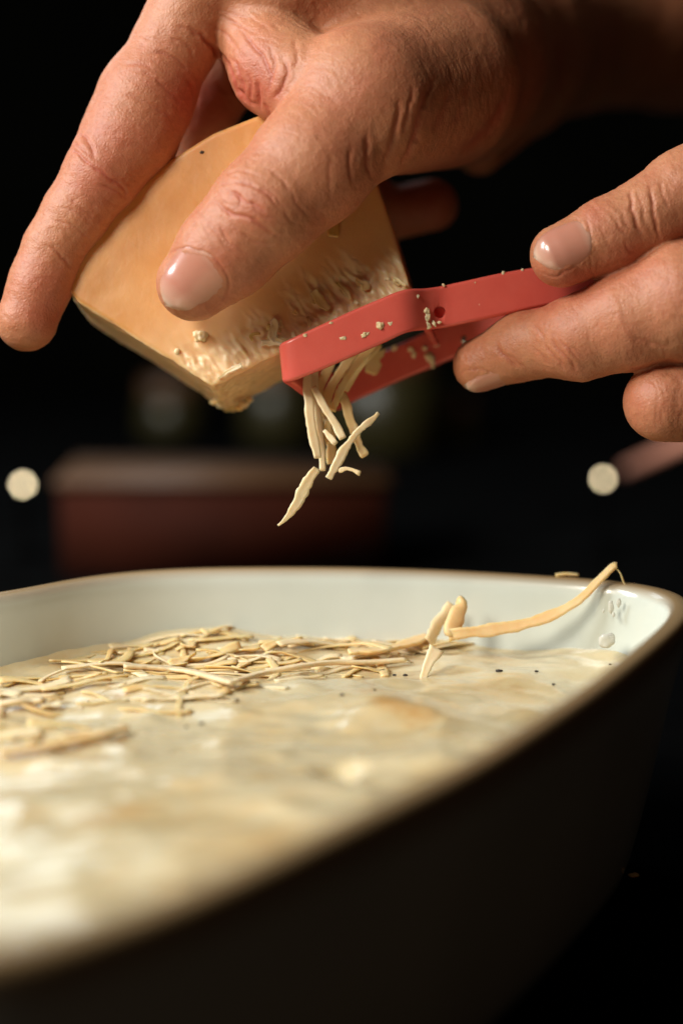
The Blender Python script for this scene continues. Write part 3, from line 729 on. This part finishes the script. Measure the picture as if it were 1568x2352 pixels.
secs = [((1620, 540), (1620, 600), 357, 357), ((1500, 575), (1500, 650), 356, 356), ((1380, 598), (1380, 680), 355, 355), ((1250, 612), (1252, 703), 352, 352), ((1159, 626), (1165, 722), 350.5, 350.5), ((1066, 646), (1072, 742), 349.5, 349.5), ((1015, 657), (1018, 753), 349, 349),
        ((972, 663), (975, 758), 347.0, 347.0), ((926, 666), (934, 764), 343.6, 343.6), ((870, 688), (880, 788), 343.2, 343.2), ((813, 712), (825, 812), 343.2, 343.2), ((730, 750), (742, 848), 343.2, 343.2), ((668, 779), (678, 873), 343.4, 343.4),
        ((652, 789), (661, 879), 344.8, 344.8), ((664, 797), (674, 888), 348, 348), ((700, 820), (705, 911), 356, 356), ((745, 850), (748, 933), 365, 365), ((768, 858), (772, 942), 370, 370), ((800, 846), (806, 925), 372.5, 372.5), ((860, 818), (866, 898), 373, 373), ((920, 790), (925, 871), 373, 373),
        ((985, 760), (990, 845), 372.5, 372.5), ((1038, 738), (1042, 823), 372, 372), ((1140, 705), (1145, 785), 368, 368), ((1250, 672), (1252, 745), 362, 362), ((1380, 632), (1380, 700), 358.5, 358.5), ((1500, 590), (1500, 650), 358.5, 358.5)]
body = loft('body', secs, 2.0, m_red)
# pivot hole through the front arm
import bmesh
def cyl_obj(name, A, B, r, matl, seg=24):
    A, B = np.array(A), np.array(B); ax = B - A; L_ = np.linalg.norm(ax); ax /= L_
    s_ = np.cross(ax, UP); s_ /= np.linalg.norm(s_); t_ = np.cross(ax, s_)
    V = []; F = []
    pr = [(0, r * .86), (.08 * L_ if L_ < 2 else .15, r), (L_ - (.08 * L_ if L_ < 2 else .15), r), (L_, r * .86)]
    for (h, q) in pr:
        for i in range(seg):
            a = 2 * math.pi * i / seg; V.append(A + ax * h + q * (s_ * math.cos(a) + t_ * math.sin(a)))
    for j in range(3):
        for i in range(seg):
            a, b8 = j * seg + i, j * seg + (i + 1) % seg; F.append((a, b8, b8 + seg, a + seg))
    F.append(tuple(range(seg))[::-1]); F.append(tuple(3 * seg + i for i in range(seg)))
    return mesh_obj(name, V, F, matl)
bm = bmesh.new(); bm.from_mesh(body.data); bmesh.ops.recalc_face_normals(bm, faces=bm.faces); bm.to_mesh(body.data); bm.free()
cut = cyl_obj('cutter', W(1009, 717, 340), W(1009, 717, 349.25), 1.15, m_hole)
bm = bmesh.new(); bm.from_mesh(cut.data); bmesh.ops.recalc_face_normals(bm, faces=bm.faces); bm.to_mesh(cut.data); bm.free()
mo = body.modifiers.new('b', 'BOOLEAN'); mo.object = cut; mo.operation = 'DIFFERENCE'; mo.solver = 'EXACT'
dg = bpy.context.evaluated_depsgraph_get(); me = bpy.data.meshes.new_from_object(body.evaluated_get(dg)); body.modifiers.clear(); body.data = me
bpy.data.objects.remove(cut)
mo = body.modifiers.new('n', 'WEIGHTED_NORMAL')
reparent(body)
# raised square boss frame round the hole
fr_ = []
for (a, b9) in (((984, 690), (1036, 684)), ((1036, 684), (1040, 742)), ((984, 690), (988, 748))):
    pass
# blade: channel-shaped steel strip with teeth, between the arms
bs = [((700, 835), (700, 862), 354, 357), ((800, 792), (800, 820), 354, 357), ((900, 752), (900, 778), 354, 357), ((1000, 712), (1000, 738), 354, 357)]
blade = loft('blade', bs, .5, m_steel); reparent(blade)
bs = [((705, 848), (705, 872), 361, 364), ((800, 806), (800, 832), 361, 364), ((900, 766), (900, 793), 361, 364), ((1000, 730), (1000, 752), 361, 364)]
blade2 = loft('blade', bs, .5, m_steel); reparent(blade2)
pin = cyl_obj('pivot_pin', W(1009, 720, 350), W(1020, 745, 372), .7, m_hole); reparent(pin)
riv = cyl_obj('rivet', W(1068, 781, 370.0), W(1068, 781, 374), .9, m_steel); reparent(riv)
lug = ribbon('blade_lug', [W(975, 750, 352), W(990, 770, 360), W(1000, 790, 368)], 1.3, .8, m_red); reparent(lug)
# crumbs on the peeler
crumbs = [(872, 748, 13), (896, 743, 5), (836, 769, 8), (843, 767, 5), (787, 777, 6), (945, 745, 7), (978, 716, 11), (980, 730, 9), (981, 744, 6), (996, 743, 6), (955, 682, 5), (1018, 655, 4), (1155, 628, 4), (1100, 700, 4), (1090, 650, 4), (985, 751, 5), (1008, 741, 5),
          (760, 742, 4), (700, 770, 4), (1198, 620, 4)]
for i, (px, py, r) in enumerate(crumbs):
    dep = np.interp(px, [652, 926, 975, 1018, 1250], [343.2, 343.4, 347, 349, 352]) - 1.1
    q = dep / FP; v, f = blob_mesh(r * q, i, (RNG.uniform(.6, 1.1), .6, RNG.uniform(.6, 1.4)), 3, .5)
    a = RNG.uniform(0, 3); R = np.array([[math.cos(a), 0, math.sin(a)], [0, 1, 0], [-math.sin(a), 0, math.cos(a)]])
    o = mesh_obj('cheese_crumb', v @ R.T + W(px, py, dep), f, m_shredp)
    tag(o, 'tiny pale cheese crumb stuck on the front arm of the red peeler', 'crumb', 'cheese crumbs on the peeler')
for i, (px, py, r) in enumerate([(985, 820, 10), (992, 830, 6), (975, 800, 5), (1000, 792, 6), (950, 815, 5), (942, 803, 6), (912, 776, 8), (905, 800, 6), (993, 842, 4)]):
    dep = 371.2; v, f = blob_mesh(r * dep / FP, i + 20, (1, .6, RNG.uniform(.7, 1.5)), 3, .5)
    o = mesh_obj('cheese_crumb', v + W(px, py, dep), f, m_shredp)
    tag(o, 'tiny cheese crumb on the shaded back arm of the red peeler', 'crumb', 'cheese crumbs on the back arm of the peeler')

# ------------------------------------------------------------------ shreds falling out of the peeler
def z4(*p): return [(597 + x * .4687, 569.5 + y * .4687) for x, y in p]  # tan and pale shreds below put shaded and lit tones into the colour
def hang(pts, wz, d0, d1, label, m=None, **kw):
    P = z4(*pts); k_ = len(P)
    Q = [W(x, y, d0 + (d1 - d0) * i / (k_ - 1)) for i, (x, y) in enumerate(P)]
    kw.setdefault('up', -FWD + RT * .2)
    o = ribbon('cheese_shred', Q, wz * .4687 * d0 / FP, kw.pop('th', .8), m or m_shred, seed=RNG.random() * 60, **kw)
    return tag(o, label, 'cheese shred')
hang([(232, 615), (240, 760), (255, 900), (280, 1030)], 44, 350, 347, 'leftmost broad pale shred hanging from the peeler', m_shredp, twist=.4)
hang([(268, 600), (272, 720), (290, 880), (302, 1000), (306, 1092)], 34, 353, 350, 'long shred hanging just right of the leftmost one, ending lowest in the bundle', m_shredp)
hang([(350, 560), (300, 660), (278, 750), (285, 830)], 40, 355, 354, 'tan shred slanting down left behind the front shreds under the peeler')
hang([(470, 500), (400, 600), (340, 700), (325, 800), (345, 940), (350, 1060)], 50, 356, 353, 'long tan shred bending down through the middle of the hanging bundle')
hang([(560, 480), (470, 570), (400, 680), (365, 760), (352, 800)], 36, 352, 351, 'straight tan shred slanting from under the peeler arm, nearest the back arm')
hang([(590, 475), (480, 600), (420, 700)], 26, 358, 356, 'narrow shaded shred behind the slanting ones under the peeler arm')
hang([(262, 680), (310, 770), (365, 860), (405, 935)], 36, 348, 346, 'narrow shred crossing diagonally in front of the hanging bundle', m_shredp)
hang([(400, 715), (428, 800), (460, 900), (490, 980), (515, 1020)], 44, 352, 350, 'tan shred at the right side of the bundle with a blunt lower end')
hang([(575, 810), (545, 845), (480, 900), (420, 980), (375, 1060), (338, 1130)], 50, 343, 339, 'bright white shred crossing in front at the bottom of the hanging bundle', m_shredp, wprof=lambda t: .45 + .6 * t if t < .9 else .8, jag=.28)
hang([(385, 1090), (425, 1080), (490, 1106)], 26, 350, 349, 'small jagged shred poking out right at the bottom of the bundle', m_shredp, jag=.4)
hang([(275, 1078), (235, 1150), (180, 1250), (125, 1325), (88, 1360)], 48, 346, 345, 'loose flake falling on its own below the peeler', m_shredp, wprof=lambda t: 1.1 - .2 * t if t < .55 else 1.0 - 1.6 * (t - .55), jag=.32, th=.6)
hang([(315, 895), (345, 930), (372, 960)], 30, 347, 346, 'small bright scrap in the middle of the hanging bundle', m_shredp, jag=.35)
hang([(590, 480), (560, 545), (535, 615)], 62, 366, 366, 'broad shaded flake hanging in front of the back arm of the peeler', jag=.3, wprof=lambda t: .6 + .6 * math.sin(t * 3.1))
hang([(330, 840), (330, 900), (335, 960)], 40, 352, 352, 'short tan scrap wedged between the middle shreds of the bundle')

# ------------------------------------------------------------------ table and background
m_table = plain('dark table', (.004, .004, .004), .9, var=.3, ns=30); m_table.node_tree.nodes['Principled BSDF'].inputs['Specular IOR Level'].default_value = 0
m_wall = plain('dark wall', (.005, .005, .004), .95, var=.3, ns=4); m_wall.node_tree.nodes['Principled BSDF'].inputs['Specular IOR Level'].default_value = 0
t = mesh_obj('table_top', [(-900, -200, 0), (900, -200, 0), (900, 1150, 0), (-900, 1150, 0), (-900, -200, -30), (900, -200, -30), (900, 1150, -30), (-900, 1150, -30)],
             [(0, 1, 2, 3), (7, 6, 5, 4), (0, 4, 5, 1), (1, 5, 6, 2), (2, 6, 7, 3), (3, 7, 4, 0)], m_table, smooth=False); tag(t, kind='structure')
t = mesh_obj('back_wall', [(-1500, 1700, -900), (1500, 1700, -900), (1500, 1700, 1600), (-1500, 1700, 1600), (-1500, 1760, -900), (1500, 1760, -900), (1500, 1760, 1600), (-1500, 1760, 1600)],
             [(0, 1, 2, 3), (7, 6, 5, 4), (0, 4, 5, 1), (1, 5, 6, 2), (2, 6, 7, 3), (3, 7, 4, 0)], m_wall, smooth=False); tag(t, kind='structure')
def rbox(name, c, sz, r, matl, parent=None):
    bm = bmesh.new(); bmesh.ops.create_cube(bm, size=1)
    for v in bm.verts: v.co = Vector((v.co.x * sz[0], v.co.y * sz[1], v.co.z * sz[2]))
    bmesh.ops.bevel(bm, geom=bm.edges[:], offset=r, segments=3, affect='EDGES')
    V = np.array([v.co[:] for v in bm.verts]) + np.array(c); F = [tuple(q.index for q in f.verts) for f in bm.faces]; bm.free()
    return mesh_obj(name, V, F, matl, parent)
def lathe(name, c, pr, matl, parent=None, seg=32):
    V = []; F = []
    for (r, z) in pr:
        for i in range(seg):
            a = 2 * math.pi * i / seg; V.append((c[0] + r * math.cos(a), c[1] + r * math.sin(a), c[2] + z))
    for j in range(len(pr) - 1):
        for i in range(seg):
            a, b10 = j * seg + i, j * seg + (i + 1) % seg; F.append((a, b10, b10 + seg, a + seg))
    F.append(tuple(range(seg))[::-1]); F.append(tuple((len(pr) - 1) * seg + i for i in range(seg)))
    return mesh_obj(name, V, F, matl, parent)
m_box = plain('brown wood', (.038, .0075, .003), .8, var=.3, ns=20); m_box.node_tree.nodes['Principled BSDF'].inputs['Specular IOR Level'].default_value = .1
m_rim = plain('wood lid with highlight', (.10, .045, .018), .5)  # warm highlight on the box lid is put into this paler colour
# a brown wooden box standing behind the dish
A = W(120, 1098, 600); B = W(900, 1098, 600); zt = A[2]; x0, x1, yb = A[0], B[0], A[1]
yk = WH(400, 1048, zt)[1]; dp = yk - yb
bx0 = bpy.data.objects.new('wooden_box', None); col.objects.link(bx0); bx0.location = (((x0 + x1) / 2) * .001, yb * .001, 0)
bpy.context.view_layer.update()
tag(bx0, 'dark red-brown wooden box with a paler lid, out of focus behind the dish', 'box')
for o in (rbox('front_panel', ((x0 + x1) / 2, yb + 3, (zt - 4) / 2), (x1 - x0 - 4, 6, zt - 4), 1, m_box), rbox('back_panel', ((x0 + x1) / 2, yk - 3, (zt - 4) / 2), (x1 - x0 - 4, 6, zt - 4), 1, m_box),
          rbox('side_panel', (x0 + 5, (yb + yk) / 2, (zt - 4) / 2), (6, dp - 12.2, zt - 4), 1, m_box), rbox('side_panel', (x1 - 5, (yb + yk) / 2, (zt - 4) / 2), (6, dp - 12.2, zt - 4), 1, m_box),
          rbox('lid', ((x0 + x1) / 2, (yb + yk) / 2, zt - 2), (x1 - x0, dp + 2, 4), 1.2, m_rim)):
    o.parent = bx0; o.matrix_parent_inverse = bx0.matrix_world.inverted()
m_olive = plain('olive glass', (.030, .024, .007), .35, var=.3, ns=12)
for (px, py, d, r, h, lab) in [(395, 985, 950, 17, 50, 'olive jar, leftmost of the blurred jars behind the hands'), (640, 975, 930, 19, 60, 'olive jar, second from the left among the blurred jars'), (885, 965, 900, 28, 66, 'widest olive jar, right of the falling shreds, blurred'),
                               (1035, 1010, 930, 13, 40, 'small dim olive jar right of the widest one, blurred')]:
    c = W(px, py, d); g = bpy.data.objects.new('jar', None); col.objects.link(g); tag(g, lab, 'jar', 'blurred jars behind the box')
    hh = c[2] + h / 2
    lathe('glass', (c[0], c[1], 0), [(r * .9, 0), (r, 3), (r, hh - 14), (r * .8, hh - 8)], m_olive, g)
    lathe('lid', (c[0], c[1], hh - 8), [(r * .84, 0), (r * .86, 1), (r * .86, 8), (r * .8, 9)], m_rim, g)
# two tiny emissive beads imitating out-of-focus reflections, and a copper rod beside one
def glow(name, e, c):
    m, nt, b, nd, lk = mat(name); b.inputs['Emission Color'].default_value = (*c, 1); b.inputs['Emission Strength'].default_value = e
    b.inputs['Base Color'].default_value = (.8, .8, .8, 1); return m
m_glint = glow('glint_bead', 12, (1.0, .80, .48))  # emission stands in for a bright reflection
m_black = plain('black metal', (.002, .002, .002), .9); m_black.node_tree.nodes['Principled BSDF'].inputs['Specular IOR Level'].default_value = 0
for (px, py, d, r, lab) in [(53, 1113, 640, 1.3, 'small round lamp bead glowing as a stand-in for a reflection, at the left edge behind the dish'), (1384, 1100, 640, 1.1, 'small round lamp bead glowing as a stand-in for a reflection, at the right beside the copper rod')]:
    c = W(px, py, d); g = bpy.data.objects.new('glint', None); col.objects.link(g); tag(g, lab, 'glint', 'small glowing stand-ins for glints in the background')
    v, f = blob_mesh(r, 2, lv=3); v = v / np.linalg.norm(v, axis=1)[:, None] * r
    mesh_obj('glint_bead', v + c, f, m_glint, g)
    lathe('stem', (c[0], c[1], 0), [(6, 0), (6, 1), (1.2, 2), (1.0, c[2] - r * 1.3), (1.6, c[2] - r * .8)], m_black, g, 12)
m_cu = plain('copper', (.85, .36, .24), .4, 0)
rod = cyl_obj('copper_rod', W(1440, 1080, 670), W(1640, 985, 600), 2.6, m_cu)
tag(rod, 'blurred copper coloured rod slanting up to the right edge below the fingers', 'rod')
v, f = blob_mesh(.8, 5, (1.5, 1, .5), 2); c = WH(1455, 2010, .5)
o = mesh_obj('cheese_crumb', v + c, f, m_shred); tag(o, 'lone crumb on the dark table at the lower right', 'crumb')
